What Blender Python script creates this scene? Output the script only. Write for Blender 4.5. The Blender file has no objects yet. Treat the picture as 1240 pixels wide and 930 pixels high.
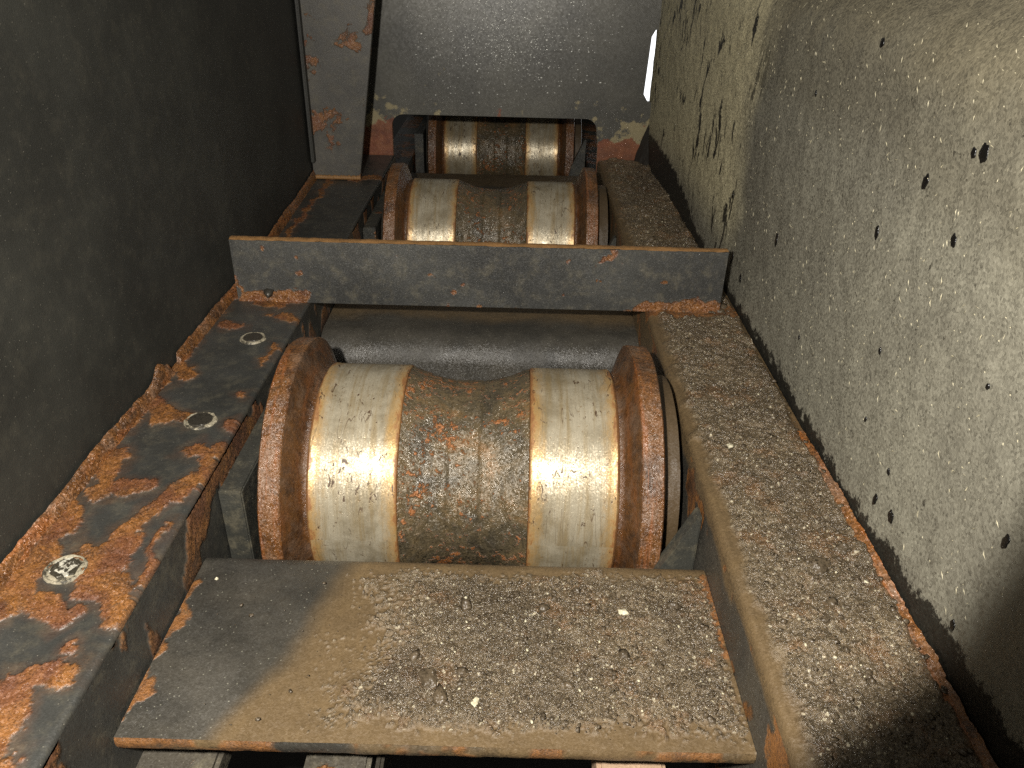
import bpy, bmesh, math, random
import numpy as np
from mathutils import Vector, Matrix
from mathutils.geometry import tessellate_polygon
random.seed(7); rng = np.random.default_rng(7)
SC = bpy.context.scene
COL = SC.collection

# ------------------------------------------------------------------ camera, world, lamps, exposure
H = .36; F = 950.0
PITCH = math.atan(543.2 / F); ROLL = math.atan(14 / 543)
cam_d = bpy.data.cameras.new('camera'); cam = bpy.data.objects.new('camera', cam_d); COL.objects.link(cam)
cam_d.sensor_width = 36; cam_d.lens = F / 1240 * 36; cam_d.clip_start = .005; cam_d.clip_end = 60
cam.matrix_world = Matrix.Translation((0, 0, H)) @ Matrix.Rotation(math.pi / 2 - PITCH, 4, 'X') @ Matrix.Rotation(ROLL, 4, 'Z')
SC.camera = cam

w = bpy.data.worlds.new('World'); SC.world = w; w.use_nodes = True
bg = w.node_tree.nodes['Background']; bg.inputs[0].default_value = (1, .98, .94, 1); bg.inputs[1].default_value = .09

def spot(name, loc, aim, energy, size, blend, rad, col):
    l = bpy.data.lights.new(name, 'SPOT'); o = bpy.data.objects.new(name, l); COL.objects.link(o)
    l.energy = energy; l.spot_size = size; l.spot_blend = blend; l.shadow_soft_size = rad; l.color = col
    o.location = loc; o.rotation_euler = Vector(aim).to_track_quat('-Z', 'Y').to_euler()
    return o
# the camera's own flash, a few centimetres up and left of the lens
spot('flash_lamp', (-.082, -.01, H + .06), (-.205, .955, -.217), 33.0, math.radians(118), .10, .010, (1, .95, .87))
# weak overhead fill lamp, added to lift what the flash leaves dim
al = bpy.data.lights.new('overhead_fill', 'AREA'); ao = bpy.data.objects.new('overhead_fill', al); COL.objects.link(ao)
al.energy = 1.1; al.size = 1.8; al.size_y = 1.0; al.shape = 'RECTANGLE'; al.color = (1, .95, .86)
ao.location = (-.05, .75, 1.5); ao.rotation_euler = (math.radians(8), 0, 0)

SC.view_settings.view_transform = 'Standard'; SC.view_settings.look = 'None'
SC.view_settings.exposure = .38; SC.view_settings.gamma = 1; SC.view_settings.use_curve_mapping = False
SC.cycles.use_denoising = False
SC.cycles.max_bounces = 6

# ------------------------------------------------------------------ numpy noise
def _h(ix, iy, s):
    n = (ix.astype(np.int64) * 374761393 + iy.astype(np.int64) * 668265263 + s * 974634777) & 0xffffffff
    n = ((n ^ (n >> 13)) * 1274126177) & 0xffffffff
    n = (n ^ (n >> 16)) & 0xffffffff
    return n / 4294967295.0
def vn(x, y, s=0):
    ix = np.floor(x); iy = np.floor(y); fx = x - ix; fy = y - iy
    fx = fx * fx * (3 - 2 * fx); fy = fy * fy * (3 - 2 * fy)
    ix = ix.astype(np.int64); iy = iy.astype(np.int64)
    a = _h(ix, iy, s); b = _h(ix + 1, iy, s); c = _h(ix, iy + 1, s); d = _h(ix + 1, iy + 1, s)
    return (a * (1 - fx) + b * fx) * (1 - fy) + (c * (1 - fx) + d * fx) * fy
def fbm(x, y, f, o=4, s=0, g=.5):
    t = 0; a = 1; n = 0
    for k in range(o):
        t = t + a * vn(x * f + 17.3 * k, y * f + 9.1 * k, s + k); n += a; a *= g; f *= 2.03
    return t / n
def sst(a, b, x):
    t = np.clip((x - a) / (b - a), 0, 1); return t * t * (3 - 2 * t)
def cell_bumps(x, y, size, s, dens=.6):
    """rounded pebbles: height 0..1 from jittered cells"""
    X = x / size; Y = y / size; ix = np.floor(X); iy = np.floor(Y); out = np.zeros_like(X)
    for dx in (-1, 0, 1):
        for dy in (-1, 0, 1):
            jx = (ix + dx).astype(np.int64); jy = (iy + dy).astype(np.int64)
            px = jx + _h(jx, jy, s); py = jy + _h(jx, jy, s + 5); r = .25 + .5 * _h(jx, jy, s + 9); on = _h(jx, jy, s + 13) < dens
            d = 1 - ((X - px) ** 2 + (Y - py) ** 2) / r ** 2
            out = np.maximum(out, np.where(on, np.sqrt(np.clip(d, 0, 1)) * r, 0))
    return out

# ------------------------------------------------------------------ materials
def s2l(c):
    return tuple(((v / 255) / 12.92 if v / 255 <= .04045 else ((v / 255 + .055) / 1.055) ** 2.4) for v in c)
class Mt:
    def __init__(self, name):
        self.m = bpy.data.materials.new(name); self.m.use_nodes = True; self.t = self.m.node_tree
        self.b = self.t.nodes['Principled BSDF']
        self.P = self.t.nodes.new('ShaderNodeNewGeometry').outputs['Position']
    def lk(self, a, b):
        if isinstance(a, (int, float)): b.default_value = a
        elif isinstance(a, tuple): b.default_value = (*a, 1) if len(a) == 3 and b.type == 'RGBA' else a
        else: self.t.links.new(a, b)
    def sc(self, v):   # scaled position
        n = self.t.nodes.new('ShaderNodeVectorMath'); n.operation = 'MULTIPLY'; self.lk(self.P, n.inputs[0]); n.inputs[1].default_value = v; return n.outputs[0]
    def noise(self, s, d=4, r=.55, dist=0, v=None, col=False):
        n = self.t.nodes.new('ShaderNodeTexNoise'); self.lk(v or self.P, n.inputs['Vector'])
        n.inputs['Scale'].default_value = s; n.inputs['Detail'].default_value = d; n.inputs['Roughness'].default_value = r; n.inputs['Distortion'].default_value = dist
        return n.outputs['Color' if col else 'Fac']
    def vor(self, s, out='Distance', v=None, rnd=1):
        n = self.t.nodes.new('ShaderNodeTexVoronoi'); self.lk(v or self.P, n.inputs['Vector']); n.inputs['Scale'].default_value = s; n.inputs['Randomness'].default_value = rnd
        return n.outputs[out]
    def step(self, x, a, b, lo=0., hi=1.):
        n = self.t.nodes.new('ShaderNodeMapRange'); n.interpolation_type = 'SMOOTHSTEP'; self.lk(x, n.inputs['Value'])
        n.inputs['From Min'].default_value = a; n.inputs['From Max'].default_value = b; n.inputs['To Min'].default_value = lo; n.inputs['To Max'].default_value = hi
        return n.outputs[0]
    def math(self, op, a, b=0.):
        n = self.t.nodes.new('ShaderNodeMath'); n.operation = op; self.lk(a, n.inputs[0]); self.lk(b, n.inputs[1]); return n.outputs[0]
    def mix(self, f, a, b):
        n = self.t.nodes.new('ShaderNodeMix'); n.data_type = 'RGBA'; self.lk(f, n.inputs[0]); self.lk(a, n.inputs[6]); self.lk(b, n.inputs[7]); return n.outputs[2]
    def mixf(self, f, a, b):
        n = self.t.nodes.new('ShaderNodeMix'); self.lk(f, n.inputs[0]); self.lk(a, n.inputs[2]); self.lk(b, n.inputs[3]); return n.outputs[0]
    def ramp(self, x, st):
        n = self.t.nodes.new('ShaderNodeValToRGB'); self.lk(x, n.inputs[0]); e = n.color_ramp.elements
        while len(e) < len(st): e.new(.5)
        for q, (p, c) in zip(e, st): q.position = p; q.color = (*s2l(c), 1)
        return n.outputs[0]
    def attr(self, nm):
        n = self.t.nodes.new('ShaderNodeAttribute'); n.attribute_name = nm; return n.outputs['Fac']
    def xyz(self):
        n = self.t.nodes.new('ShaderNodeSeparateXYZ'); self.lk(self.P, n.inputs[0]); return n.outputs
    def objx(self):
        tc = self.t.nodes.new('ShaderNodeTexCoord'); n = self.t.nodes.new('ShaderNodeSeparateXYZ'); self.lk(tc.outputs['Object'], n.inputs[0]); return n.outputs
    def bump(self, h, st, dist=.001, nrm=None):
        n = self.t.nodes.new('ShaderNodeBump'); n.inputs['Strength'].default_value = st; n.inputs['Distance'].default_value = dist
        self.lk(h, n.inputs['Height'])
        if nrm is not None: self.lk(nrm, n.inputs['Normal'])
        return n.outputs[0]
    def glit(self, scale, amt, mask=None, nrm=None):
        """wet grains: every tiny cell has its own tilt"""
        c = self.vor(scale, 'Color')
        a = self.t.nodes.new('ShaderNodeVectorMath'); a.operation = 'SUBTRACT'; self.lk(c, a.inputs[0]); a.inputs[1].default_value = (.5, .5, .5)
        s = self.t.nodes.new('ShaderNodeVectorMath'); s.operation = 'SCALE'; self.lk(a.outputs[0], s.inputs[0])
        self.lk(self.math('MULTIPLY', mask, amt) if mask is not None else amt, s.inputs['Scale'])
        d = self.t.nodes.new('ShaderNodeVectorMath'); d.operation = 'ADD'; self.lk(s.outputs[0], d.inputs[0])
        if nrm is None:
            g = self.t.nodes.new('ShaderNodeNewGeometry'); nrm = g.outputs['Normal']
        self.lk(nrm, d.inputs[1])
        z = self.t.nodes.new('ShaderNodeVectorMath'); z.operation = 'NORMALIZE'; self.lk(d.outputs[0], z.inputs[0]); return z.outputs[0]
    def out(self, col, rough, nrm=None, metal=0., spec=.5):
        self.lk(col, self.b.inputs['Base Color']); self.lk(rough, self.b.inputs['Roughness']); self.lk(metal, self.b.inputs['Metallic'])
        self.lk(spec, self.b.inputs['Specular IOR Level'])
        if nrm is not None: self.lk(nrm, self.b.inputs['Normal'])
        return self.m

RUSTR = [(.25, (38, 28, 21)), (.42, (70, 49, 32)), (.52, (102, 68, 38)), (.60, (130, 86, 43)), (.68, (90, 66, 46)), (.80, (156, 118, 72))]

def mat_paint(name, base=(52, 51, 47), spots=.0, rust_attr=None, dust=.25, rough=.42, gl=.12, extra_rust=None):
    M = Mt(name)
    n1 = M.noise(9, 6, .6); n2 = M.noise(60, 6, .7); n3 = M.noise(700, 3, .7)
    c = M.mix(M.step(n1, .35, .7), s2l(base), s2l(tuple(int(v * 1.22 + 6) for v in base)))
    c = M.mix(M.math('MULTIPLY', M.step(n2, .45, .75), dust), c, s2l((120, 112, 90)))
    c = M.mix(M.step(M.vor(240), .12, .04, 0, .35), c, s2l((150, 145, 130)))
    r = M.mixf(n2, rough - .08, rough + .15)
    hgt = M.math('MULTIPLY', n3, .4)
    rm = None
    if spots:
        rm = M.step(M.math('ADD', M.noise(16, 7, .62, .4), M.math('MULTIPLY', M.noise(90, 4), .25)), .86 - spots, .90 - spots)
    if rust_attr:
        a = M.attr(rust_attr); rm = a if rm is None else M.math('MAXIMUM', rm, a)
    if rm is not None:
        rc = M.ramp(M.math('ADD', M.math('MULTIPLY', M.noise(45, 6, .7, .5), .75), M.math('MULTIPLY', M.noise(900, 3, .7), .35)), RUSTR)
        rc = M.mix(M.step(M.noise(24, 5, .65, .5), .44, .62, 0, .65), rc, s2l((94, 58, 42)))
        c = M.mix(rm, c, rc); r = M.mixf(rm, r, M.step(M.noise(200, 3), .3, .7, .25, .6))
        hgt = M.math('ADD', hgt, M.math('MULTIPLY', rm, M.math('ADD', M.noise(330, 6, .75), .5)))
    b = M.bump(hgt, .7, .0012)
    nn = M.glit(900, gl, M.math('ADD', M.math('MULTIPLY', rm, 3.5), 1.) if rm is not None else None, b)
    return M.out(c, r, nn, 0, .5)

def mat_rust(name, tone=1.0, gl=.5, scale=1.):
    M = Mt(name)
    f = M.math('ADD', M.math('MULTIPLY', M.noise(38 * scale, 7, .72, .6), .8), M.math('MULTIPLY', M.noise(700, 4, .75), .3))
    st = [(p, tuple(int(v * tone) for v in c)) for p, c in RUSTR]
    c = M.ramp(f, st)
    c = M.mix(M.step(M.noise(70, 5, .6), .53, .70, 0, .7), c, s2l((98, 76, 58)))
    c = M.mix(M.step(M.noise(26, 5, .65, .4), .50, .64, 0, .6), c, s2l(tuple(int(v * tone) for v in (134, 106, 84))))
    c = M.mix(M.step(M.noise(1, 4, .6, .3, M.sc((200, 14, 14))), .5, .66, 0, .5), c, s2l(tuple(int(v * tone) for v in (158, 92, 40))))
    b = M.bump(M.math('ADD', M.noise(260, 6, .75), M.math('MULTIPLY', M.noise(60, 3), .8)), .8, .0015)
    return M.out(c, M.step(M.noise(160, 4), .3, .7, .22, .5), M.glit(800, gl * 1.5, None, b), .12, .9)

def mat_tread():
    M = Mt('polished_tread_steel'); ox = M.objx()
    cyl = M.t.nodes.new('ShaderNodeCombineXYZ'); tcx = M.objx()
    ang = M.math('ARCTAN2', tcx[2], tcx[1]); py = M.xyz()[1]
    M.lk(M.math('MULTIPLY', ox[0], 1.), cyl.inputs[0]); M.lk(M.math('MULTIPLY', ang, .1), cyl.inputs[1]); M.lk(py, cyl.inputs[2])
    def cs(v):
        n = M.t.nodes.new('ShaderNodeVectorMath'); n.operation = 'MULTIPLY'; M.lk(cyl.outputs[0], n.inputs[0]); n.inputs[1].default_value = v; return n.outputs[0]
    fine = M.noise(1, 4, .6, 0, cs((900, 14, 2))); streak = M.noise(1, 5, .65, .3, cs((170, 11, 2))); bl = M.noise(30, 6, .65, .3)
    c = M.mix(M.step(bl, .38, .7), s2l((186, 177, 155)), s2l((138, 128, 106)))
    c = M.mix(M.step(streak, .44, .68, 0, .7), c, s2l((146, 126, 88)))
    c = M.mix(M.math('MULTIPLY', fine, .45), c, s2l((104, 92, 70)))
    c = M.mix(M.step(M.noise(14, 5, .65, .5), .52, .72, 0, .45), c, s2l((120, 104, 74)))
    pits = M.step(M.math('ADD', M.noise(1, 5, .65, 1.0, cs((230, 90, 3))), M.math('MULTIPLY', M.noise(20, 2), .3)), .775, .81)
    crack = M.math('MULTIPLY', M.step(M.math('ABSOLUTE', M.math('SUBTRACT', M.noise(1, 2, .5, .4, cs((60, 9, 3))), .5)), .006, .002), M.step(M.noise(24, 3), .52, .60))
    pits = M.math('MAXIMUM', pits, M.math('MULTIPLY', crack, .8))
    spots = M.step(M.noise(330, 3, .6), .63, .70)
    ed = M.math('ABSOLUTE', M.math('SUBTRACT', M.math('ABSOLUTE', ox[0]), .0905))
    en = M.math('ADD', ed, M.math('MULTIPLY', M.noise(1, 5, .75, .3, cs((150, 55, 3))), .024))
    halo = M.step(en, .033, .050, 0, .85); edge = M.step(en, .0445, .0485)
    c = M.mix(M.math('MULTIPLY', spots, .5), c, s2l((116, 88, 50)))
    c = M.mix(halo, c, s2l((176, 138, 78)))
    c = M.mix(edge, c, M.mix(M.noise(200, 4, .7), s2l((92, 60, 36)), s2l((150, 106, 62))))
    c = M.mix(pits, c, s2l((72, 54, 36)))
    q = M.math('MAXIMUM', edge, pits)
    r = M.mixf(q, M.math('ADD', M.step(bl, .3, .7, .27, .38), M.math('MULTIPLY', streak, .10)), .5)
    h = M.math('SUBTRACT', M.math('MULTIPLY', M.math('ADD', fine, streak), .2), M.math('MULTIPLY', M.math('ADD', pits, M.math('MULTIPLY', spots, .3)), .6))
    b = M.bump(M.math('ADD', h, M.math('MULTIPLY', M.noise(120, 5), .4)), .4, .0008)
    return M.out(c, r, M.glit(1100, .14, None, b), M.mixf(q, .42, .1), .6)

def mat_hub():
    M = Mt('grimy_roller_body')
    n = M.noise(30, 7, .7, .5)
    c = M.ramp(M.math('ADD', M.math('MULTIPLY', n, .8), M.math('MULTIPLY', M.noise(600, 4, .7), .25)), [(.3, (46, 42, 34)), (.46, (78, 70, 54)), (.58, (98, 84, 60)), (.75, (134, 96, 54))])
    rm = M.step(M.math('ADD', M.noise(150, 5, .7), M.math('MULTIPLY', M.noise(22, 4), .55)), .84, .93, 0, .9)
    c = M.mix(rm, c, s2l((148, 92, 44)))
    b = M.bump(M.math('ADD', M.math('MULTIPLY', M.noise(150, 6, .7), 1.), M.math('MULTIPLY', rm, .6)), .75, .0022)
    return M.out(c, M.step(M.noise(150, 4), .35, .65, .2, .5), M.glit(800, .5, None, b), .2, .9)

def mat_grit():
    """right rail / guard plate: wet grit over tan mud over dark paint, driven by vertex masks"""
    M = Mt('wet_grit_and_mud')
    grit = M.attr('grit'); mud = M.attr('mud'); rust = M.attr('rust')
    n2 = M.noise(60, 6, .7)
    paint = M.mix(M.math('ADD', M.math('MULTIPLY', n2, .6), M.math('MULTIPLY', M.step(M.noise(10, 5, .65), .35, .7), .5)), s2l((30, 30, 28)), s2l((74, 70, 62)))
    paint = M.mix(M.step(M.vor(230), .14, .05, 0, .5), paint, s2l((150, 148, 132)))
    mudc = M.mix(M.noise(40, 6, .7), s2l((68, 55, 37)), s2l((106, 87, 58)))
    gc = M.ramp(M.math('ADD', M.math('MULTIPLY', M.noise(620, 5, .8), .7), M.math('MULTIPLY', M.noise(14, 4), .38)), [(.3, (46, 39, 30)), (.46, (82, 71, 54)), (.6, (106, 92, 70)), (.78, (146, 132, 108))])
    gc = M.mix(M.step(M.noise(30, 5, .7), .50, .68, 0, .55), gc, s2l((116, 82, 48))); gc = M.mix(M.step(M.noise(11, 4, .6), .5, .7, 0, .5), gc, s2l((58, 48, 37)))
    gr = M.math('MULTIPLY', M.vor(650, 'Color'), 1.)
    gc = M.mix(M.step(gr, .86, .90, 0, .7), gc, s2l((186, 176, 150)))
    rc = M.ramp(M.math('ADD', M.math('MULTIPLY', M.noise(45, 6, .7, .5), .75), M.math('MULTIPLY', M.noise(900, 3, .7), .35)), RUSTR)
    c = M.mix(mud, paint, mudc); c = M.mix(rust, c, rc); c = M.mix(grit, c, gc)
    r = M.mixf(grit, M.mixf(mud, M.step(M.noise(18, 5, .65), .3, .7, .28, .56), .55), .26)
    hh = M.math('ADD', M.math('MULTIPLY', M.noise(650, 4, .75), M.mixf(grit, .35, 1.3)), M.math('MULTIPLY', rust, M.noise(330, 5, .7)))
    b = M.bump(hh, .9, .0016)
    return M.out(c, r, M.glit(800, 1., M.mixf(grit, .30, .85), b), 0, M.mixf(grit, .5, .9))

def mat_wall():
    M = Mt('mud_splashed_wall'); x = M.xyz(); Y = x[1]; Zc = x[2]
    n = M.noise(7, 6, .62)
    c = M.mix(M.step(n, .3, .7), s2l((108, 105, 94)), s2l((128, 125, 111)))
    c = M.mix(M.math('MULTIPLY', M.noise(450, 4, .75), .38), c, s2l((88, 85, 72)))
    # dried mud on the sloping top, thicker in places
    top = M.step(M.math('ADD', Zc, M.math('MULTIPLY', M.noise(9, 5, .6), .10)), .315, .375)
    band = M.step(M.math('ADD', Zc, M.math('MULTIPLY', M.noise(7, 5, .6), .10)), .255, .31)
    c = M.mix(M.math('MULTIPLY', band, .45), c, s2l((76, 70, 56)))
    c = M.mix(M.math('MULTIPLY', top, .7), c, s2l((104, 97, 78)))
    # far end: yellow mud, paled to stand in for light, with black runs
    far = M.step(M.math('ADD', Y, M.math('MULTIPLY', M.noise(14, 4), .12)), .88, .99)
    far2 = M.step(Zc, .02, .10)
    c = M.mix(M.math('MULTIPLY', far, M.math('MULTIPLY', far2, .85)), c, s2l((180, 171, 138)))
    runs = M.step(M.math('ADD', M.noise(1, 5, .65, .6, M.sc((1, 52, 20))), M.math('MULTIPLY', M.noise(14, 4), .3)), .73, .77)
    c = M.mix(M.math('MULTIPLY', runs, M.step(Y, .78, .92)), c, s2l((38, 36, 30)))
    # small splashes everywhere
    sp = M.step(M.noise(90, 3, .6, .4, M.sc((1, 1.3, .8))), .70, .73)
    c = M.mix(M.math('MULTIPLY', sp, .8), c, s2l((48, 45, 38)))
    # short straw coloured flecks
    st = M.step(M.noise(1, 2, .5, .8, M.sc((200, 330, 95))), .735, .755)
    st2 = M.step(M.noise(1, 2, .5, .6, M.sc((200, 100, 300))), .75, .77)
    c = M.mix(M.math('MULTIPLY', M.math('MAXIMUM', st, st2), .7), c, s2l((190, 182, 154)))
    # damp greasy band along the rail joint, ragged top, plus painted shade at the far end
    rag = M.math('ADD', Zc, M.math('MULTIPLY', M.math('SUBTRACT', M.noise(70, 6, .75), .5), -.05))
    rag = M.math('SUBTRACT', rag, M.step(M.math('ADD', M.math('MULTIPLY', M.noise(8, 3), .1), Y), 1.0, 1.35, 0, .045))  # raises the dark band far back, as painted shade
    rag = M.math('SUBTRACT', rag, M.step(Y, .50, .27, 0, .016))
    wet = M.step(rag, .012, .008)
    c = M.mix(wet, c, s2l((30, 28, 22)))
    h = M.math('ADD', M.math('MULTIPLY', M.noise(420, 5, .75), .9), M.math('MULTIPLY', M.noise(90, 4), .8))
    h = M.math('ADD', h, M.math('MULTIPLY', M.math('ADD', top, M.math('MAXIMUM', st, st2)), .8))
    b = M.bump(h, .55, .0014)
    return M.out(c, M.mixf(wet, .48, .55), M.glit(620, .4, None, b), 0, .4)

def mat_simple(name, col, rough=.6, metal=0, var=.3, gl=0.1):
    M = Mt(name); n = M.noise(40, 6, .7)
    c = M.mix(M.math('MULTIPLY', n, var * 2), s2l(col), s2l(tuple(int(v * .45) for v in col)))
    b = M.bump(M.noise(300, 5, .7), .5, .001)
    return M.out(c, rough, M.glit(900, gl, None, b), metal, .5)

def mat_panel():
    M = Mt('damp_grey_panel_paint'); x = M.xyz()
    c = M.mix(M.step(M.noise(8, 6, .6), .3, .7), s2l((66, 65, 60)), s2l((86, 84, 76)))
    c = M.mix(M.step(M.math('ADD', M.noise(22, 6, .65), M.math('MULTIPLY', M.math('SUBTRACT', .13, x[2]), 1.6)), .64, .70, 0, .8), c, s2l((150, 138, 104)))
    rr = M.step(M.math('ADD', M.math('ADD', M.noise(13, 5, .6), M.math('MULTIPLY', M.math('SUBTRACT', .09, x[2]), 3.)), M.math('MULTIPLY', M.math('ABSOLUTE', x[0]), .6)), .76, .80, 0, .9)
    c = M.mix(rr, c, M.ramp(M.noise(60, 5, .7), [(.3, (96, 52, 36)), (.7, (136, 80, 52))]))
    b = M.bump(M.noise(120, 4, .6), .12, .001)
    return M.out(c, .36, M.glit(330, .04, None, b), .1, .5)

paint_black = mat_paint('worn_black_paint', (44, 44, 41), 0, 'rust', .22, .42, .15)
paint_side = mat_paint('dull_black_side_paint', (34, 34, 30), .0, None, .07, .55, .05)
paint_bar = mat_paint('scuffed_grey_paint', (46, 46, 44), 0, 'rust', .3, .42, .22)
paint_post = mat_paint('post_paint', (60, 58, 53), .17, None, .3, .5, .1)
paint_side_rail = mat_paint('rail_side_paint', (42, 42, 37), .24, None, .3, .4, .15)
block_m = mat_paint('bearing_block_paint', (44, 44, 40), .10, None, .4, .4, .2)
rust_or = mat_rust('flaking_orange_rust', 1.0)
rust_fl = mat_rust('wet_flange_rust', .88, .38)
collar_m = mat_simple('muddy_collar', (84, 68, 46), .5, 0, .4, .2)
web_m = mat_rust('dark_web_rust', .72, .2)  # darker rust for the sloping faces between tread and flange
rust_dk = mat_rust('dark_rust', .62, .4)
rust_tan = mat_simple('muddy_rust_edge', (146, 108, 64), .6, 0, .25, .3)
M_tread = mat_tread(); M_hub = mat_hub(); M_grit = mat_grit(); M_wall = mat_wall(); M_panel = mat_panel()
grease = mat_simple('greasy_dark_steel', (66, 62, 54), .35, .3, .3, .3)
bolt_m = mat_simple('bright_bolt_steel', (150, 148, 138), .3, .6, .4, .3)
_M = Mt('chalky_ring'); _c = _M.mix(_M.step(_M.noise(110, 4, .7), .40, .52), s2l((58, 54, 44)), s2l((146, 138, 118)))
ring_m = _M.out(_c, .5, _M.glit(900, .4, None, _M.bump(_M.noise(400, 5, .7), .8, .001)), .1, .5)
_M = Mt('chipped_bolt_head'); _c = _M.mix(_M.step(_M.noise(150, 4, .6, .5), .52, .56), s2l((62, 58, 48)), s2l((196, 192, 176)))
bolt_m = _M.out(_c, .35, _M.glit(600, .5, None, _M.bump(_M.noise(300, 5, .7), .8, .001)), .3, .5)
stone_m = mat_simple('wet_stone', (104, 90, 70), .36, 0, .6, .8)
stone_l = mat_simple('pale_stone', (196, 188, 160), .45, 0, .3, .3)
oil_m = mat_simple('black_oil', (14, 13, 12), .25, 0, .1, .1)
soil = mat_simple('dark_soil', (40, 36, 30), .8, 0, .3, .3)
shoe_m = mat_paint('track_shoe_paint', (58, 54, 46), .16, None, .5, .5, .3)
link_m = mat_simple('pale_bare_steel', (190, 160, 132), .5, .1, .3, .3)

# ------------------------------------------------------------------ object helpers
def link(name, me, mat, parent=None, loc=(0, 0, 0)):
    o = bpy.data.objects.new(name, me); COL.objects.link(o); o.location = loc
    if mat: me.materials.append(mat)
    if parent: o.parent = parent
    return o
def tag(o, label=None, cat=None, group=None, kind=None):
    if label: o['label'] = label
    if cat: o['category'] = cat
    if group: o['group'] = group
    if kind: o['kind'] = kind
    return o
def empty(name, loc=(0, 0, 0)):
    o = bpy.data.objects.new(name, None); COL.objects.link(o); o.location = loc; o.empty_display_size = .05; return o
def grid(name, P, mat, parent=None, attrs=None, smooth=True):
    """P: (nu, nv, 3) array of points"""
    nu, nv = P.shape[:2]; me = bpy.data.meshes.new(name)
    i = np.arange(nu * nv).reshape(nu, nv)
    q = np.stack([i[:-1, :-1], i[1:, :-1], i[1:, 1:], i[:-1, 1:]], -1).reshape(-1, 4)
    me.vertices.add(nu * nv); me.vertices.foreach_set('co', P.reshape(-1).astype(np.float32))
    me.loops.add(q.size); me.loops.foreach_set('vertex_index', q.reshape(-1).astype(np.int32))
    me.polygons.add(len(q)); me.polygons.foreach_set('loop_start', (np.arange(len(q)) * 4).astype(np.int32))
    me.update(calc_edges=True); me.validate()
    if smooth: me.polygons.foreach_set('use_smooth', np.ones(len(me.polygons), bool))
    for k, v in (attrs or {}).items():
        a = me.attributes.new(k, 'FLOAT', 'POINT'); a.data.foreach_set('value', np.broadcast_to(v, (nu, nv)).reshape(-1).astype(np.float32))
    return link(name, me, mat, parent)
def bm_obj(name, bm, mat, parent=None, smooth=False, loc=(0, 0, 0)):
    bmesh.ops.recalc_face_normals(bm, faces=bm.faces)
    me = bpy.data.meshes.new(name); bm.to_mesh(me); bm.free()
    if smooth:
        for p in me.polygons: p.use_smooth = True
    return link(name, me, mat, parent, loc)
def box(bm, x0, x1, y0, y1, z0, z1, bev=.0):
    r = bmesh.ops.create_cube(bm, size=1)
    for v in r['verts']:
        v.co = Vector((x0 if v.co.x < 0 else x1, y0 if v.co.y < 0 else y1, z0 if v.co.z < 0 else z1))
    if bev:
        es = list({e for v in r['verts'] for e in v.link_edges})
        bmesh.ops.bevel(bm, geom=es, offset=bev, segments=2, affect='EDGES')
def box_obj(name, dims, mat, parent=None, bev=.0015):
    bm = bmesh.new(); box(bm, *dims, bev); return bm_obj(name, bm, mat, parent)
def prism(name, pts, axis, a, b, mat, parent=None, bev=.0):
    """pts polygon in the plane perpendicular to axis, extruded a..b"""
    bm = bmesh.new()
    def co(p, t): return {'X': (t, p[0], p[1]), 'Y': (p[0], t, p[1]), 'Z': (p[0], p[1], t)}[axis]
    A = [bm.verts.new(co(p, a)) for p in pts]; B = [bm.verts.new(co(p, b)) for p in pts]
    n = len(pts)
    if n > 8:
        tri = tessellate_polygon([[Vector((p[0], p[1], 0)) for p in pts]])
        for q in tri: bm.faces.new([A[i] for i in q]); bm.faces.new([B[i] for i in q][::-1])
    else:
        bm.faces.new(A); bm.faces.new(B[::-1])
    for i in range(n): bm.faces.new((A[i], A[(i + 1) % n], B[(i + 1) % n], B[i]))
    if bev: bmesh.ops.bevel(bm, geom=list(bm.edges), offset=bev, segments=2, affect='EDGES')
    return bm_obj(name, bm, mat, parent)
def lathe(name, prof, mat, parent=None, seg=160, rough=0., seed=0, caps=True):
    """prof: (x, r) list, axis X; rough = radial noise"""
    dense = []
    for (x0, r0), (x1, r1) in zip(prof[:-1], prof[1:]):
        n = max(1, int(math.hypot(x1 - x0, r1 - r0) / .002))
        for k in range(n): dense.append((x0 + (x1 - x0) * k / n, r0 + (r1 - r0) * k / n))
    dense.append(prof[-1]); D = np.array(dense)
    th = np.linspace(0, 2 * math.pi, seg + 1)
    X, T = np.meshgrid(D[:, 0], th, indexing='ij'); R = np.meshgrid(D[:, 1], th, indexing='ij')[0].copy()
    if rough:
        nz = fbm(X * 1., np.cos(T) * .1 + 3, 170, 4, seed) + fbm(X, np.sin(T) * .1 + 7, 170, 4, seed + 3) - 1
        R = R + np.where(R > .02, nz * rough, 0)
    P = np.stack([X, R * np.cos(T), R * np.sin(T)], -1)
    o = grid(name, P, mat, parent); me = o.data
    bm = bmesh.new(); bm.from_mesh(me); bmesh.ops.remove_doubles(bm, verts=bm.verts, dist=1e-6)
    bmesh.ops.recalc_face_normals(bm, faces=bm.faces)
    for e in bm.edges:
        if len(e.link_faces) == 2 and e.calc_face_angle(0) > .55: e.smooth = False
    bm.to_mesh(me); bm.free(); return o
def caps_mask(X, Y, caps, warp=.012, f=70, seed=1):
    """signed mask: >0 inside a union of rounded bars"""
    wx = X + (fbm(X, Y, f, 5, seed) - .5) * warp * 2; wy = Y + (fbm(X, Y, f, 5, seed + 11) - .5) * warp * 2
    m = np.full_like(X, -1.)
    for ax, ay, bx, by, r in caps:
        dx, dy = bx - ax, by - ay; L = dx * dx + dy * dy + 1e-9
        t = np.clip(((wx - ax) * dx + (wy - ay) * dy) / L, 0, 1)
        d = np.hypot(wx - ax - t * dx, wy - ay - t * dy); m = np.maximum(m, r - d)
    return m
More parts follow.
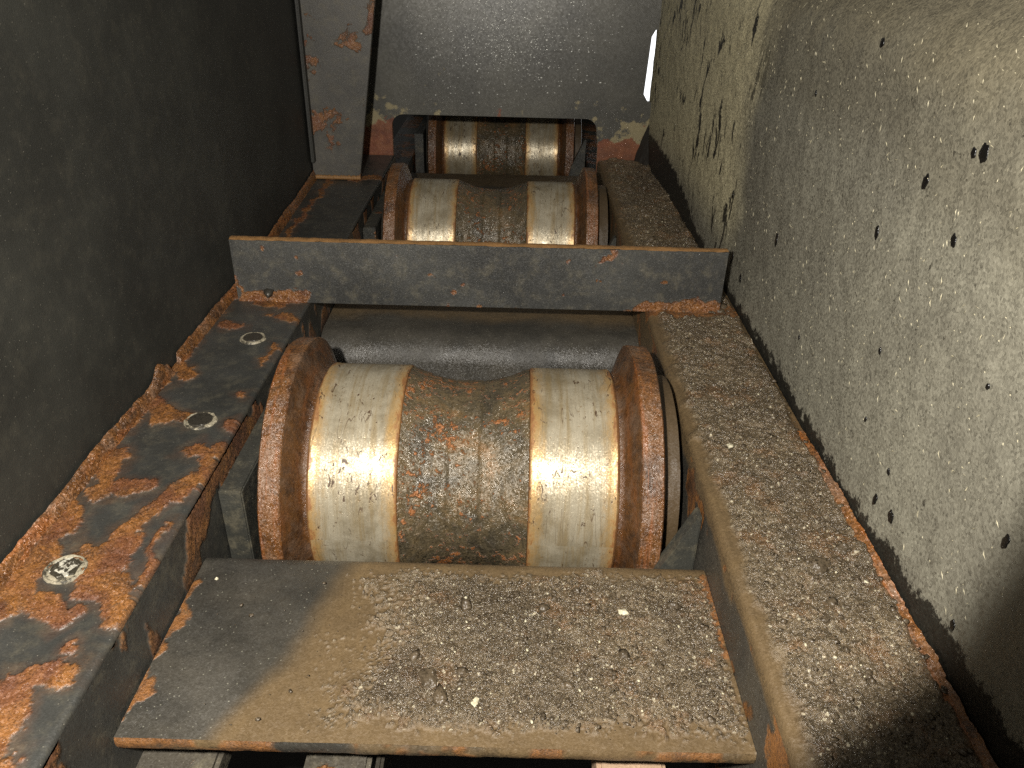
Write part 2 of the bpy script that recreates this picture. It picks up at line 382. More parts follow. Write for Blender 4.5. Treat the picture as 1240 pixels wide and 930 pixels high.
def rock_into(bm, c, r, flat=.6, seed=None):
    res = bmesh.ops.create_icosphere(bm, subdivisions=1, radius=r)
    q = Matrix.Rotation(random.random() * 6.28, 3, 'Z') @ Matrix.Rotation(random.random() * .8, 3, 'X')
    sx, sy = random.uniform(.7, 1.3), random.uniform(.6, 1.1)
    for v in res['verts']:
        k = random.uniform(.72, 1.15); p = Vector((v.co.x * sx * k, v.co.y * sy * k, v.co.z * flat * k)); v.co = q @ p + Vector(c)
def fast_rocks(name, centres, radii, mat, parent=None, flat=.65):
    """many little angular grains in one mesh"""
    bm = bmesh.new(); bmesh.ops.create_icosphere(bm, subdivisions=1, radius=1)
    bv = np.array([v.co[:] for v in bm.verts]); bf = np.array([[v.index for v in f.verts] for f in bm.faces]); bm.free()
    n = len(centres); V = bv[None] * rng.uniform(.65, 1.2, (n, len(bv), 1))
    V = V * np.stack([rng.uniform(.7, 1.4, n), rng.uniform(.6, 1.1, n), rng.uniform(.4, 1., n) * flat * 1.3], -1)[:, None]
    a = rng.uniform(0, 6.28, n); ca, sa = np.cos(a), np.sin(a)
    x = V[..., 0] * ca[:, None] - V[..., 1] * sa[:, None]; y = V[..., 0] * sa[:, None] + V[..., 1] * ca[:, None]
    V = np.stack([x, y, V[..., 2]], -1) * radii[:, None, None] + centres[:, None]
    me = bpy.data.meshes.new(name); Fc = (bf[None] + (np.arange(n) * len(bv))[:, None, None]).reshape(-1, 3)
    me.vertices.add(n * len(bv)); me.vertices.foreach_set('co', V.reshape(-1).astype(np.float32))
    me.loops.add(Fc.size); me.loops.foreach_set('vertex_index', Fc.reshape(-1).astype(np.int32))
    me.polygons.add(len(Fc)); me.polygons.foreach_set('loop_start', (np.arange(len(Fc)) * 3).astype(np.int32))
    me.update(calc_edges=True)
    return link(name, me, mat, parent)

# ------------------------------------------------------------------ setting
bm = bmesh.new(); box(bm, -6, 6, -3, 9, -.5, -.45); tag(bm_obj('ground', bm, soil), kind='structure')
sk = Mt('bright_sky'); em = sk.t.nodes.new('ShaderNodeEmission'); em.inputs[0].default_value = (.98, .99, 1, 1); em.inputs[1].default_value = 1.3
sk.t.links.new(em.outputs[0], sk.t.nodes['Material Output'].inputs['Surface'])
bm = bmesh.new(); box(bm, .34, .95, 3.0, 3.05, -.449, .35); tag(bm_obj('sky', bm, sk.m), kind='structure')

# ------------------------------------------------------------------ side walls
lw = tag(empty('side_wall', (-.32, .8, 0)), 'smooth black painted steel wall rising along the left edge of the frame', 'wall')
def under(parent, o):
    o.parent = parent; o.matrix_parent_inverse = Matrix.Translation(-Vector(parent.location)); return o
def lx(y): return -.32 - np.maximum(0, y - .85) * .046
prism('wall_plate', [(-.32, -.15), (-.32, .85), (float(lx(1.62)), 1.62), (float(lx(1.62)) - .025, 1.62), (-.345, .85), (-.345, -.15)], 'Z', -.06, .75, paint_side)
under(lw, bpy.data.objects['wall_plate'])
# ragged rusty strip at the foot of the wall
n = 700; ys = np.linspace(.1, 1.36, n)
top = .0115 + (fbm(ys, ys * 0, 12, 3, 3) - .5) * .010 + (fbm(ys, ys * 0, 160, 4, 5) - .5) * .003
top = np.where((ys > .632) & (ys < .652), .003, top) + np.exp(-((ys - .612) / .012) ** 2) * .011
top = np.maximum(top, .002)
k = np.linspace(0, 1, 16)[None, :]; T = top[:, None]; YY = np.repeat(ys[:, None], 16, 1)
zz = T * (1 - k); xx = lx(YY) + .0023 + np.sqrt(k) * .005 + (fbm(YY, zz, 400, 3, 8) - .5) * .0012 * (k > .02)
under(lw, grid('rust_strip', np.stack([xx, YY, zz - .0005], -1), rust_or))

rw = tag(empty('mud_splashed_wall', (.25, .8, 0)), 'tall grey-brown wall on the right, speckled with mud flecks and black oil spots', 'wall')
ny, nz = 500, 260; ys = np.linspace(.02, 1.505, ny); ss = np.linspace(-.06, .62, nz)
Yg, Sg = np.meshgrid(ys, ss, indexing='ij')
bend = .285; rr = .05; a_max = math.radians(52)
t = np.clip((Sg - bend) / rr, 0, a_max); over = np.maximum(Sg - bend - rr * a_max, 0)
Xg = .25 + rr * (1 - np.cos(t)) + over * math.sin(a_max); Zg = np.minimum(Sg, bend) + rr * np.sin(t) + over * math.cos(a_max)
Xg = Xg + (fbm(Yg, Sg, 5, 4, 20) - .5) * .006 + (fbm(Yg, Sg, 60, 4, 21) - .5) * .0022
tp = sst(.28, .33, Sg); Xg = Xg - tp * (fbm(Yg, Sg, 34, 5, 22) - .4) * .004
# slight outward set of the wall beyond the crossbar
Xg = Xg - np.maximum(0, Yg - .90) * .022
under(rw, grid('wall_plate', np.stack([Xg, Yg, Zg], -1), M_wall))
spots = [(.484, .234, 6), (.431, .264, 7), (.53, .186, 5.5), (.434, .214, 5), (.726, .112, 7), (.863, .042, 9), (.818, .035, 6), (.899, .106, 5),
         (.478, .12, 3), (.428, .032, 5), (.423, .059, 3), (.317, .031, 4), (.305, .102, 5), (.44, .262, 4), (.405, .036, 6), (.60, .30, 5), (.70, .25, 3), (.36, .16, 2.5), (.62, .06, 2.5), (.47, .07, 2.5)]
for (y, z, r) in spots:
    bm = bmesh.new(); bmesh.ops.create_uvsphere(bm, u_segments=20, v_segments=10, radius=1)
    ph = random.random() * 9
    for v in bm.verts:
        a = math.atan2(v.co.z, v.co.y); k = 1 + .16 * math.sin(2 * a + ph) + .1 * math.sin(5 * a + ph * 2)
        v.co = Vector((v.co.x * .0009, v.co.y * r * .00056 * k, v.co.z * r * .00086 * k))
    ix = np.argmin(abs(ys - y)); iz = np.argmin(abs(ss - z))
    o = bm_obj('oil_spot', bm, oil_m, None, True, (float(Xg[ix, iz]) - .0002, y, z)); under(rw, o)
under(rw, box_obj('top_trim', (.62, .66, .0, 1.5, .42, .46), grease))
# straw coloured flecks standing slightly proud of the wall
n = 1500; fy = .22 + rng.random(n) * .75; fz = .03 + rng.random(n) * .30
bm = bmesh.new()
for y, z in zip(fy, fz):
    if rng.random() > .45 + .5 * z: continue
    ix = np.argmin(abs(ys - y)); iz = np.argmin(abs(ss - z)); L = .0006 + .0022 * rng.random() ** 2; W = rng.uniform(.00015, .00042); a = rng.normal(.4, 1.1)
    c = Vector((Xg[ix, iz] - .0004, Yg[ix, iz], Zg[ix, iz])); d = Vector((0, math.cos(a), math.sin(a))); e = Vector((0, -math.sin(a), math.cos(a))); o_ = Vector((-.0005, 0, 0))
    c2 = c + d * L * .2 + e * L * rng.normal(0, .25)
    p = [c - d * L, c2 - e * W, c + d * L, c2 + e * W]
    b0 = [bm.verts.new(q) for q in p]; tpv = bm.verts.new(c2 + o_)
    for i in range(4): bm.faces.new((b0[i], b0[(i + 1) % 4], tpv))
fl = bm_obj('straw_fleck', bm, mat_simple('dry_straw_fleck', (176, 168, 140), .6, 0, .3, .1)); under(rw, fl); fl['kind'] = 'stuff'; fl['label'] = 'short pale straw flecks stuck to the wall'

# ------------------------------------------------------------------ left rail
lr = tag(empty('frame_rail', (-.275, .8, 0)), 'left frame rail, black paint peeling into orange rust patches, with round bolts', 'frame rail')
nu, nv = 76, 900; xs = np.linspace(-.3195, -.2315, nu); ys2 = np.linspace(.10, 1.475, nv); X, Y = np.meshgrid(xs, ys2, indexing='ij'); X = X + (lx(Y) + .32) * (-.2315 - X) / .088
caps = [(-.319, .10, -.319, .86, .006), (-.314, .645, -.300, .63, .008), (-.318, .585, -.292, .56, .011), (-.292, .56, -.272, .556, .010), (-.25, .512, -.243, .507, .010),
        (-.309, .50, -.304, .482, .009), (-.285, .462, -.272, .46, .010), (-.310, .49, -.298, .455, .008), (-.229, .52, -.238, .45, .007), (-.236, .47, -.252, .438, .008), (-.250, .437, -.262, .40, .007), (-.262, .40, -.262, .365, .013),
        (-.252, .358, -.236, .341, .010), (-.235, .42, -.238, .33, .003), (-.310, .43, -.304, .34, .012), (-.313, .34, -.316, .20, .010), (-.278, .385, -.262, .38, .012),
        (-.262, .290, -.248, .297, .013), (-.270, .27, -.262, .235, .020), (-.29, .20, -.25, .15, .02), (-.27, .80, -.245, .83, .018), (-.31, .82, -.24, .81, .013), (-.252, .765, -.240, .755, .008),
        (-.236, .600, -.236, .595, .004), (-.236, .556, -.234, .548, .005), (-.30, .74, -.285, .735, .006), (-.29, .345, -.262, .338, .009), (-.24, .70, -.236, .66, .003), (-.31, .9, -.31, 1.3, .004), (-.27, 1.3, -.24, 1.32, .01)]
mk = caps_mask(X, Y, caps, .011, 60, 2)
rust = np.maximum(sst(-.0006, .0012, mk + (fbm(X, Y, 420, 4, 77) - .5) * .0052), .16 * sst(-.010, .0, mk + (fbm(X, Y, 90, 4, 78) - .5) * .012)); Zt = sst(.4, .9, rust) * (.0008 + (fbm(X, Y, 420, 4, 31) - .5) * .0022) + (fbm(X, Y, 40, 3, 30) - .5) * .0006
Zt += np.exp(-((mk - .0008) / .0009) ** 2) * .0004
# rounded inner edge then down the side
top_rows = np.stack([X, Y, Zt], -1)
edge = []
for a in np.linspace(0, math.pi / 2, 7)[1:]: edge.append(np.stack([np.full(nv, -.2315 + .0035 * math.sin(a)), ys2, Zt[-1] * (1 - a / 1.6) - .0035 * (1 - math.cos(a))], -1))
rowsR = np.concatenate([top_rows, np.array(edge)], 0)
ra = np.concatenate([rust, np.repeat(rust[-1:], 6, 0) * np.linspace(1, .5, 6)[:, None]], 0)
under(lr, grid('top_plate', rowsR, paint_black, None, {'rust': ra}))
# side web, with scabs of rust
nz2 = 60; Zs = np.linspace(-.0034, -.16, nz2); Zs3 = np.linspace(-.0070, -.16, nz2); Zw, Yw = np.meshgrid(Zs, ys2, indexing='ij')
mk = fbm(Yw, Zw * .6, 34, 5, 41) + .16 * np.exp(-((Yw - .56) / .14) ** 2) - .10; rs = sst(.50, .54, mk) * sst(-.07, -.03, Zw)
under(lr, grid('side_plate', np.stack([-.2279 + rs * (.001 + (fbm(Yw, Zw, 300, 3, 42) - .5) * .001), Yw, Zw], -1), paint_black, None, {'rust': rs * .8}))
under(lr, box_obj('rail_core', (-.3190, -.2300, .10, 1.475, -.158, -.004), paint_side))
def bolt(x, y, r, z0, parent, hexed=False, worn=False):
    b = under(parent, lathe_z('bolt', [(0, .0012), (r * .70, .0012), (r * .84, .0002), (r * .88, .0002), (r * .96, .0013), (r * 1.0, .0010), (r * 1.04, -.0008)], (x, y, z0), ring_m))
    bm = bmesh.new()
    bmesh.ops.create_cone(bm, cap_ends=True, segments=6 if hexed else 24, radius1=r * .80, radius2=r * .74, depth=.003)
    for v in bm.verts: v.co.z += .0006
    hd = bm_obj('bolt_head', bm, bolt_m if worn else grease, None, False, (0, 0, 0)); hd.parent = b; return b
def lathe_z(name, prof, loc, mat):
    seg = 40; th = np.linspace(0, 2 * math.pi, seg + 1); A = np.array(prof)
    R, T = np.meshgrid(A[:, 0], th, indexing='ij'); Zz = np.meshgrid(A[:, 1], th, indexing='ij')[0].copy()
    nz_ = (fbm(np.cos(T) * R * 1 + loc[0], np.sin(T) * R + loc[1], 300, 4, 77) - .5)
    R = R * (1 + nz_ * .16); Zz = Zz + nz_ * .0012
    o = grid(name, np.stack([R * np.cos(T), R * np.sin(T), Zz], -1), mat, None); o.location = loc; return o
bolt(-.263, .708, .0125, .0004, lr); bolt(-.2605, .553, .0130, .0004, lr); bolt(-.283, .374, .0128, .0006, lr, True, True)
bolt(-.288, .822, .0125, .0035, lr)
# lump of grease on the inner side
o = fast_rocks('grease_lump', np.array([[-.2262, .515, -.025]]), np.array([.0065]), grease); under(lr, o)

# ------------------------------------------------------------------ right rail with grit
rrl = tag(empty('grit_covered_rail', (.2, .8, 0)), 'right frame rail buried under wet brown grit with a rusty outer edge', 'frame rail')
nu, nv = 92, 1150; xs = np.linspace(.1525, .2485, nu); ys3 = np.linspace(.10, 1.475, nv); X, Y = np.meshgrid(xs, ys3, indexing='ij')
e_in = X - .1525 + (fbm(Y, X, 60, 5, 50) - .5) * .016
grit = sst(.001, .010, e_in) * sst(.0, .006, .2485 - X + (fbm(Y, X, 50, 4, 51) - .5) * .008 - .002 * (Y < .6))
def grit_h(X, Y, k=1.):
    return (fbm(X, Y, 26, 3, 60) - .35) * .0060 + (cell_bumps(X, Y, .0026, 61, .45) * .0012 + cell_bumps(X, Y, .0055, 62, .2) * .0024 + cell_bumps(X, Y, .017, 64, .20) * .0048 + (fbm(X, Y, 500, 3, 66) - .5) * .0020 + (fbm(X, Y, 120, 3, 68) - .5) * .0042) * k
Zt = grit * (.0015 + grit_h(X, Y)) + (1 - grit) * (fbm(X, Y, 200, 3, 67) - .5) * .0004
rust = sst(.009, .002, .2485 - X + (fbm(Y, X, 45, 4, 52) - .5) * .010) * sst(.60, .50, Y) + caps_mask(X, Y, [(.155, .80, .24, .80, .016)], .012, 60, 9).clip(0, .004) * 250
grit = grit * (1 - .85 * np.clip(rust, 0, 1)); Zt = Zt * (1 - .5 * np.clip(rust, 0, 1))
edge = [np.stack([np.full(nv, .1525 - .0045 * math.sin(a)), ys3, Zt[0] * (1 - a / 1.6) - .0075 * (1 - math.cos(a))], -1) for a in np.linspace(math.pi / 2, 0, 7)[:-1]]
P3 = np.concatenate([np.array(edge), np.stack([X, Y, Zt], -1)], 0)
pad = lambda a: np.concatenate([np.repeat(a[:1], 6, 0), a], 0)
under(rrl, grid('top_plate', P3, M_grit, None, {'grit': pad(grit), 'mud': np.ones_like(pad(grit)), 'rust': pad(np.clip(rust, 0, 1))}))
Zw, Yw = np.meshgrid(Zs3, ys3, indexing='ij')
md = sst(.42, .62, fbm(Yw, Zw * .8, 20, 5, 55) + .30 * sst(-.014, -.006, Zw) - .34 * sst(-.01, -.03, Zw) * (Yw < .62) + .25 * sst(.6, .8, Yw))
rs = sst(.60, .64, fbm(Yw, Zw, 40, 5, 56))
under(rrl, grid('side_plate', np.stack([np.full_like(Zw, .1480), Yw, Zw], -1), M_grit, None, {'grit': np.zeros_like(Zw), 'mud': md, 'rust': rs}))
under(rrl, box_obj('rail_core', (.1510, .2488, .10, 1.475, -.158, -.004), paint_side))
# rusty ragged lip along the wall joint
n = 600; yl = np.linspace(.12, .56, n); tl = (.003 + (fbm(yl, yl * 0, 40, 5, 58) - .35) * .008) * sst(.56, .50, yl)
k = np.linspace(0, 1, 12)[None, :]; T = np.maximum(tl, .0005)[:, None]; YY = np.repeat(yl[:, None], 12, 1)
zz = T * (1 - k) ; xx = .2478 - k * .006 + (fbm(YY, zz, 380, 3, 59) - .5) * .002
under(rrl, grid('rust_lip', np.stack([xx, YY, zz + .001], -1), rust_or))

# loose grains on the rail
def scatter(name, n, rx, ry, dens, zf, rmin, rmax, mat, label):
    x = rng.uniform(*rx, n); y = rng.uniform(*ry, n); keep = rng.random(n) < dens(x, y); x, y = x[keep], y[keep]
    r = rmin + (rmax - rmin) * rng.random(len(x)) ** 5
    o = fast_rocks(name, np.stack([x, y, zf(x, y) + r * .25], -1), r, mat)
    return tag(o, label, 'grit', None, 'stuff')
def zrail(x, y): return grit_h(x, y) + .0015
scatter('grit', 7000, (.164, .244), (.2, 1.45), lambda x, y: .9 * np.ones_like(x), zrail, .0004, .0024, stone_m, 'wet brown grit heaped along the right frame rail')

# ------------------------------------------------------------------ crossbar
cb = tag(empty('crossbar', (-.04, .806, 0)), 'flat grey steel bar standing across both rails, rusty top edge and rusty ends', 'crossbar')
bx = np.linspace(-.3065, .2280, 460); bz = np.linspace(.0, .071, 70); Xb, Zb = np.meshgrid(bx, bz, indexing='ij')
mk = caps_mask(Xb, Zb, [(-.296, .004, -.235, .004, .010), (.145, .001, .222, .004, .012), (.20, .008, .222, .010, .007), (-.303, .012, -.303, .030, .002)], .007, 80, 12)
sp = fbm(Xb, Zb, 55, 4, 13); mk = np.maximum(mk, (sp - .79) * .03)
rb = sst(-.0003, .0008, mk)
yb = .8000 - rb * (.0006 + (fbm(Xb, Zb, 300, 3, 14) - .5) * .0012) - (fbm(Xb, Zb, 12, 3, 15) - .5) * .0012
under(cb, grid('front_face', np.stack([Xb, yb, Zb], -1)[:, ::-1], paint_bar, None, {'rust': rb[:, ::-1]}))
xb = np.linspace(-.3065, .2280, 300); kk = np.linspace(0, 1, 9); Xt, Kt = np.meshgrid(xb, kk, indexing='ij')
under(cb, grid('top_edge', np.stack([Xt, .8000 + Kt * .0125, .0712 + .0012 * np.sin(Kt * math.pi) + (fbm(Xt, Kt * .0125, 120, 4, 16) - .5) * .0018], -1), rust_tan))
under(cb, box_obj('bar_core', (-.3064, .2279, .8012, .812, .0, .0706), grease))

# ------------------------------------------------------------------ gusset post on the left rail
po = tag(empty('gusset_post', (-.285, 1.34, 0)), 'grey tapered steel post standing on the left rail against the wall', 'post')
prism('post_plate', [(-.3385, .002), (-.262, .002), (-.216, .30), (-.205, .50), (-.3355, .50)], 'Y', 1.300, 1.312, paint_post, None, .0012)
under(po, bpy.data.objects['post_plate'])
under(po, box_obj('post_flange', (-.3365, -.3315, 1.285, 1.3, .03, .50), paint_side, None))
prism('side_web', [(1.3135, .002), (1.47, .002), (1.47, .50), (1.3135, .50)], 'X', -.325, -.316, paint_side); under(po, bpy.data.objects['side_web'])
nw = 90; k = np.linspace(0, 1, nw); th = np.linspace(0, math.pi, 10); K, T = np.meshgrid(k, th, indexing='ij')
rad = .0035 + (fbm(K, T * 0, 60, 3, 18) - .5) * .002
under(po, grid('weld_bead', np.stack([-.338 + K * .078, 1.2985 - np.sin(T) * rad, .001 + rad + np.cos(T) * rad], -1), rust_tan))

# ------------------------------------------------------------------ back panel with window and slot
pn = tag(empty('back_panel', (0, 1.486, 0)), 'upright grey panel at the back with a wide rounded opening for the roller', 'panel')
def arc(cx, cz, r, a0, a1, n=7): return [(cx + r * math.cos(math.radians(a0 + (a1 - a0) * i / n)), cz + r * math.sin(math.radians(a0 + (a1 - a0) * i / n))) for i in range(n + 1)]
outl = [(-.3185, -.16), (-.234, -.16), (-.232, .040)] + arc(-.211, .052, .021, 180, 90) + arc(.122, .052, .021, 90, 0) + [(.147, .02), (.150, -.16), (.2500, -.16), (.2500, .104), (.2310, .105), (.2225, .118), (.2265, .213), (.2325, .224), (.256, .225), (.262, .30), (.62, .52), (.62, .75), (-.3185, .75)]
prism('panel_plate', outl, 'Y', 1.480, 1.492, M_panel); under(pn, bpy.data.objects['panel_plate'])
# water beads, coloured near white to stand in for flash glints
n = 2600; bx_ = rng.normal(-.03, .075, n); bz_ = rng.normal(.235, .055, n); kp = (bz_ > .09) & (bx_ < .21) & (bx_ > -.2); bx_, bz_ = bx_[kp], bz_[kp]
wb = mat_simple('water_glint', (232, 232, 225), .22, .2, .1, 0)
o = fast_rocks('water_glint', np.stack([bx_, np.full(len(bx_), 1.4797), bz_], -1), .0007 + .0016 * rng.random(len(bx_)) ** 4, wb)
for p in o.data.polygons: p.use_smooth = True
under(pn, o); o['kind'] = 'stuff'; o['label'] = 'tiny water beads on the panel, coloured white as flash glints'
# heap of dirt where the panel meets the wall
yk = np.linspace(1.33, 1.4795, 90); kk2 = np.linspace(0, 1, 60); Yk, Kk = np.meshgrid(yk, kk2, indexing='ij')
hk = .012 + .088 * sst(1.40, 1.478, Yk) ** 1.6 + (fbm(Yk, Kk * .05, 70, 4, 91) - .5) * .022
wk = .020 + .016 * sst(1.40, 1.478, Yk) + (fbm(Yk, Kk * .05, 50, 4, 92) - .5) * .014
xk = .2535 - wk * np.sin(Kk * math.pi / 2) * (.35 + .65 * Kk); zk = hk * np.cos(Kk * math.pi / 2) * (1 - .25 * Kk) + (fbm(Yk, Kk * .08, 260, 4, 93) - .5) * .004
o = grid('dirt_heap', np.stack([xk, Yk, zk - .001], -1), soil)
tag(o, 'dark clod of dirt wedged between the back panel and the mud-splashed wall', 'dirt')

# ------------------------------------------------------------------ guard plates between the rollers
def guard(name, y0, y1, label, far_r, near_r, gritty, seed):
    g = tag(empty(name, (-.04, (y0 + y1) / 2, -.05)), label, 'guard plate')
    X0, X1 = -.2262, .1478; prof = []
    if near_r:
        for q in np.linspace(0, 1, 10)[:-1]: prof.append((y0 + near_r * (1 - math.sin(math.radians(80))) - .012 * (1 - q), -.05 - near_r * (1 - math.cos(math.radians(80))) - .07 * (1 - q)))
        for a in np.linspace(math.radians(80), 0, 22): prof.append((y0 + near_r - near_r * math.sin(a), -.05 - near_r * (1 - math.cos(a))))
    else: prof.append((y0, -.05))
    st = prof[-1][0]
    for y in np.arange(st + .0012, y1 - far_r, .0012): prof.append((y, -.05))
    for a in np.linspace(0, math.radians(78), 12): prof.append((y1 - far_r + far_r * math.sin(a), -.05 - far_r * (1 - math.cos(a))))
    A = np.array(prof); xs_ = np.linspace(X0, X1, 320); X, Y = np.meshgrid(xs_, A[:, 0], indexing='ij'); Z0 = np.meshgrid(xs_, A[:, 1], indexing='ij')[1]
    if gritty:
        b = -.148 + (Y - .306) * .27 - .018 * sst(.36, .29, Y) + (fbm(X, Y, 16, 4, seed) - .5) * .022
        mud = sst(-.014, .010, X - b)
        g1 = (X + .088 + (fbm(X, Y, 40, 5, seed + 2) - .5) * .045) ; g2 = .430 - Y + (fbm(X, Y, 30, 5, seed + 4) - .5) * .024; g3 = (Y - .296 + (fbm(X, Y, 28, 5, seed + 5) - .5) * .05 - .016 * sst(-.0, .06, X) * sst(.12, .04, X))
        gm = np.minimum(np.minimum((g1 + .012) / .050, (g2 + .004) / .016), (g3 + .004) / .022); gm = np.minimum(gm, (.146 - X) / .008)
        grit = sst(-.12, .30, np.clip(gm, -1, 1.3) + (fbm(X, Y, 520, 3, seed + 6) - .5) * 1.7 - .25 + .12 * fbm(X, Y, 60, 3, seed + 7))
        rust = sst(-.0005, .001, caps_mask(X, Y, [(-.227, .30, -.226, .42, .003), (-.224, .31, -.222, .33, .004), (-.224, .37, -.223, .385, .004), (.145, .36, .147, .43, .004)], .008, 90, seed))
    else:
        mud = sst(-.08, .08, X + (fbm(X, Y, 14, 4, seed) - .5) * .15) * .85 * sst(.0, .04, Y - y0 - .045 + (fbm(X, Y, 30, 4, seed + 3) - .5) * .04)
        mud = np.maximum(mud, .7 * sst(.055, .085, Y - y0 + (fbm(X, Y, 24, 4, seed + 5) - .5) * .04))
        grit = np.zeros_like(X); rust = np.zeros_like(X)
    Z = Z0 + grit * (.0008 + grit_h(X, Y, .85) * .9).clip(-.0005, 1) + (fbm(X, Y, 9, 3, seed + 8) - .5) * (.002 if gritty else .004) + (0 if gritty else (fbm(X, Y, 45, 4, seed + 9) - .5) * .0014) + (fbm(X, Y, 220, 3, seed + 7) - .5) * .0005
    under(g, grid('plate_face', np.stack([X, Y, Z], -1), M_grit, None, {'grit': grit, 'mud': mud, 'rust': rust}))
    if not near_r:
        xs2 = np.linspace(X0, X1, 320); kz = np.linspace(0, 1, 8); Xe, Ke = np.meshgrid(xs2, kz, indexing='ij')
        re = .8 * sst(.56, .66, fbm(Xe, Ke * .01, 35, 4, seed + 9) + .14 * (Xe < -.14))
        Ye = y0 + .0003 - .0012 * np.sin(Ke * math.pi) + (fbm(Xe, Ke * .01, 120, 3, 3) - .5) * .0012
        Ze = -.05 - .0095 * Ke + (1 - Ke) * (Z[:, 0][:, None] + .05)
        under(g, grid('front_edge', np.stack([Xe, Ye, Ze], -1)[:, ::-1], M_grit, None, {'grit': np.zeros_like(Xe), 'mud': sst(.35, .6, fbm(Xe, Ke * .01, 25, 4, seed + 12)), 'rust': re}))
        under(g, box_obj('plate_core', (X0, X1, y0 + .004, y1 - far_r, -.0595, -.054), grease))
    return g
guard('guard_plate', .291, .452, 'nearest flat plate across the frame, half black half covered in wet grit', .014, 0, True, 100)
guard('guard_plate', .808, .925, 'damp curved plate under the crossbar, just behind the nearest roller', .014, .036, False, 130)
guard('guard_plate', 1.385, 1.56, 'curved plate between the middle roller and the farthest roller', .014, .045, False, 160)
def zplate(x, y): return grit_h(x, y, .85) * .9 - .0492
dpl = lambda x, y: np.clip(sst(-.09, -.04, x + (fbm(x, y, 40, 5, 102) - .5) * .045), .02, 1) * .9 * sst(.292, .315, y + (fbm(x, y, 28, 5, 105) - .5) * .03)
scatter('grit', 6500, (-.2, .14), (.294, .426), dpl, zplate, .0004, .0020, stone_m, 'wet dark grit spread over the nearest guard plate')
scatter('pale_chips', 300, (-.12, .14), (.30, .42), dpl, zplate, .0004, .0016, stone_l, 'scattered pale stone chips on the nearest guard plate')
scatter('pale_chips', 240, (.166, .240), (.2, 1.2), lambda x, y: 1. + 0 * x, zrail, .0004, .0015, stone_l, 'scattered pale stone chips on the right frame rail')
scatter('pebbles', 150, (.166, .240), (.2, 1.4), lambda x, y: 1. + 0 * x, lambda x, y: grit_h(x, y) - .0012, .0022, .0075, stone_m, 'flat brown pebbles half sunk in the grit of the right frame rail')
scatter('pebbles', 80, (-.10, .135), (.305, .42), dpl, lambda x, y: zplate(x, y) - .0012, .0020, .0065, stone_m, 'flat brown pebbles half sunk in the grit of the nearest guard plate')
# bigger stones one can pick out
def stone(x, y, z, r, m, label, flat=.45):
    bm = bmesh.new(); res = bmesh.ops.create_icosphere(bm, subdivisions=3, radius=1); off = random.random() * 50
    q = Matrix.Rotation(random.random() * 6.28, 3, 'Z'); cut = [Vector((random.gauss(0, 1), random.gauss(0, 1), random.gauss(0, .6))).normalized() for _ in range(9)]
    for v in bm.verts:
        p = v.co.copy()
        for c in cut:
            d = p.dot(c)
            if d > .62: p -= c * (d - .62) * .9
        p *= 1 + .12 * math.sin(off + p.x * 5) * math.cos(p.y * 6 + off); v.co = q @ Vector((p.x * r, p.y * r * .8, p.z * r * flat))
    tag(bm_obj('stone', bm, m, None, False, (x, y, z)), label, 'stone', 'larger stones lying in the grit')
stone(.205, .392, .003, .0105, stone_m, 'largest flat brown stone on the right rail, beside the nearest guard plate')
stone(.193, .345, .003, .0085, stone_m, 'flat brown stone on the right rail nearest the camera', .35)
stone(.228, .41, .004, .0075, stone_m, 'angular brown stone near the outer edge of the right rail')
stone(.178, .53, .004, .0038, stone_l, 'small pale stone on the right rail level with the nearest roller')
stone(-.018, .318, -.046, .0045, stone_l, 'pale angular stone near the front edge of the nearest guard plate')
stone(-.047, .335, -.047, .0095, stone_m, 'flat brown stone left of middle on the nearest guard plate', .3)
stone(.082, .395, -.046, .0048, stone_l, 'pale cream stone on the right half of the nearest guard plate')
stone(-.21, .42, -.0485, .0016, stone_l, 'tiny yellowish stone on the bare black part of the guard plate', .7)

# ------------------------------------------------------------------ rollers
AX = -.038
def flange_prof(s, r=.1235):
    p = [(.1424, r - .0012), (.1432, r), (.1520, r - .0004), (.1596, r - .0012), (.1608, r - .003), (.1610, r - .014), (.1610, .060)]
    return [(s * a, b) for a, b in p]
def make_roller(label, y):
    t = tag(empty('track_roller', (AX, y, -.08)), label, 'track roller', 'steel track rollers in line inside the frame')
    prof = []
    for q in np.linspace(-.0535, .0535, 61):
        rr_ = .0990 - .0125 * (1 - (abs(q) / .0535) ** 2.2)
        for gx in (-.0145, .0125): rr_ -= .0013 * math.exp(-((q - gx) / .0011) ** 2)
        prof.append((q, rr_))
    lathe('roller_body', prof, M_hub, t, 160, .0018, 5)
    for s in (-1, 1):
        pr = [(.0530, .0960), (.0545, .0990), (.0560, .0998), (.090, .1000), (.122, .0998), (.1260, .1004), (.1278, .0988), (.1290, .0955)]
        lathe('tread', [(s * a, b) for a, b in pr], M_tread, t, 200, .00025, 11 + s)
        f = lathe('flange', flange_prof(s), rust_fl, t, 180, .0014, 21 + s)
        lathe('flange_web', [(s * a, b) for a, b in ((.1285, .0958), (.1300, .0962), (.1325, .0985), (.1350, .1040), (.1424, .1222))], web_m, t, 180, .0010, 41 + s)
        ce = .0110 if s > 0 else 0
        lathe('end_collar', [(s * .1640, .088), (s * .1645, .097), (s * (.1670 + ce), .096), (s * (.1682 + ce), .091), (s * (.1682 + ce), .03)], collar_m if s > 0 else grease, t, 120, .0014, 31 + s)
        lathe('shaft', [(s * .160, .034), (s * .1890, .034), (s * .1890, .001)], grease, t, 48, .0006)
    return t
r1 = make_roller('nearest and largest-looking track roller, fully visible behind the front guard plate', .60)
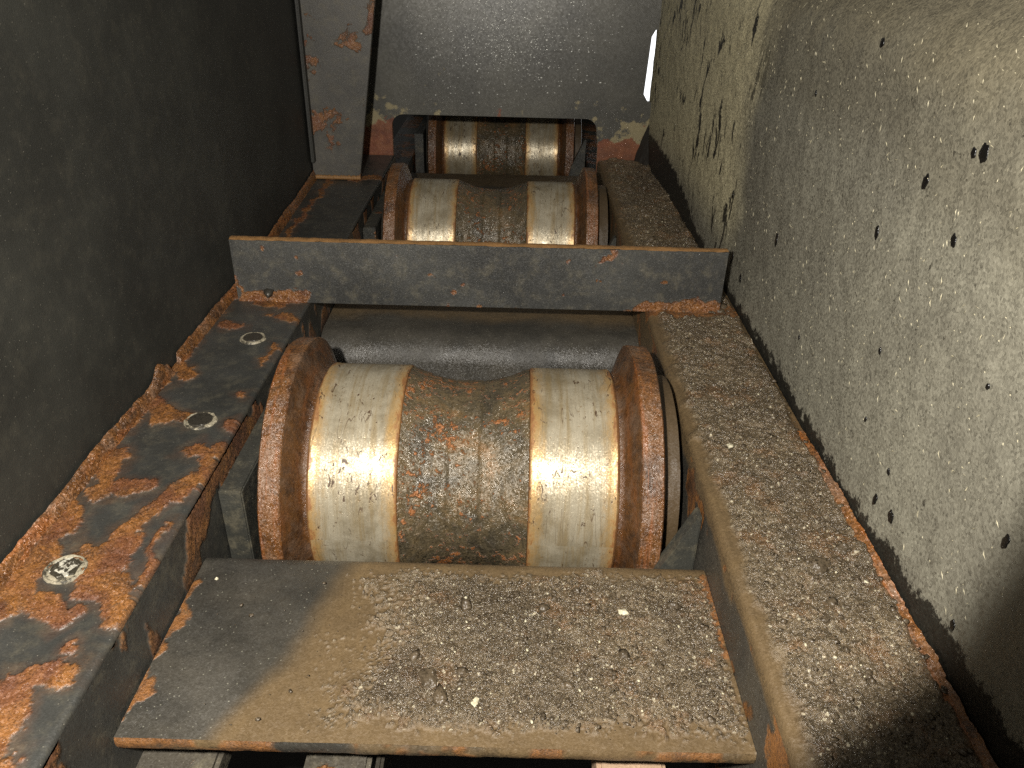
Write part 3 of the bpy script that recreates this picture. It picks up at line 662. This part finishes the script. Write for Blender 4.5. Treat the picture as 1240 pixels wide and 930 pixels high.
for lab, y in (('middle track roller, lower half hidden behind the crossbar', 1.235), ('farthest track roller, seen through the opening in the back panel', 1.87)):
    c = r1.copy(); COL.objects.link(c); c.location.y = y; c['label'] = lab
    for ch in list(r1.children):
        d = ch.copy(); COL.objects.link(d); d.parent = c
# bearing blocks under the rails that hold the rollers
under(cb, fast_rocks('weld_lump', np.array([[-.272, .799, .012]]), np.array([.0095]), grease))
for y, nm in ((.60, 'nearest'), (1.235, 'middle'), (1.87, 'farthest')):
    for s in (-1, 1):
        if s < 0: o = prism('bearing_block', [(y - .114, -.30), (y + .114, -.30), (y + .114, -.06), (y + .08, -.021), (y - .114, -.021)], 'X', -.2272, -.2085, block_m, None, .0012)
        else: o = prism('bearing_block', [(.1472, -.020), (.1472, -.30), (.075, -.30), (.1180, -.080), (.1445, -.020)], 'Y', y - .132, y - .118, block_m, None, .0012)
        tag(o, 'dark steel bearing block on the %s of the %s roller' % ('left' if s < 0 else 'right', nm), 'bearing block', 'bearing blocks holding the rollers')

# rails carry on beyond the panel
for x0, x1, lab in ((-.30, -.232, 'left inner frame member beyond the back panel'), (.152, .225, 'right inner frame member beyond the back panel')):
    tag(box_obj('frame_member', (x0, x1, 1.50, 2.3, -.24, -.07), paint_side_rail), lab, 'frame member')
tag(box_obj('light_block_top', (-.31, .165, 1.50, 2.33, .16, .17), paint_side), 'added dark plate over the farthest roller, blocking light behind the back panel', 'plate')  # added roof that keeps ambient light out, so the opening stays black
tag(box_obj('light_block_end', (-.31, .32, 2.31, 2.33, -.3, .6), paint_side), 'added dark plate blocking light and view behind the farthest roller', 'plate')  # added and made wide so the space behind the opening stays black

# ------------------------------------------------------------------ track chain glimpsed under the front plate
def shoe(x0, x1, y0, y1, z, m, label, nm='track_shoe', th=.02):
    o = box_obj(nm, (x0, x1, y0, y1, z - th, z), m, None, .003); tag(o, label, nm.replace('_', ' ')); return o
shoe(-.30, -.178, .10, .42, -.095, shoe_m, 'rust-streaked grey plate glimpsed below the left end of the nearest guard plate')
shoe(-.125, -.083, .20, .40, -.095, shoe_m, 'grey-green chain link below the middle of the nearest guard plate', 'chain_link', .03)
shoe(-.079, -.074, .20, .40, -.088, grease, 'thin upright rib right beside the grey-green chain link', 'chain_rib', .04)
shoe(.060, .104, .20, .40, -.095, link_m, 'pale bare-metal link below the right part of the nearest guard plate', 'chain_link', .03)
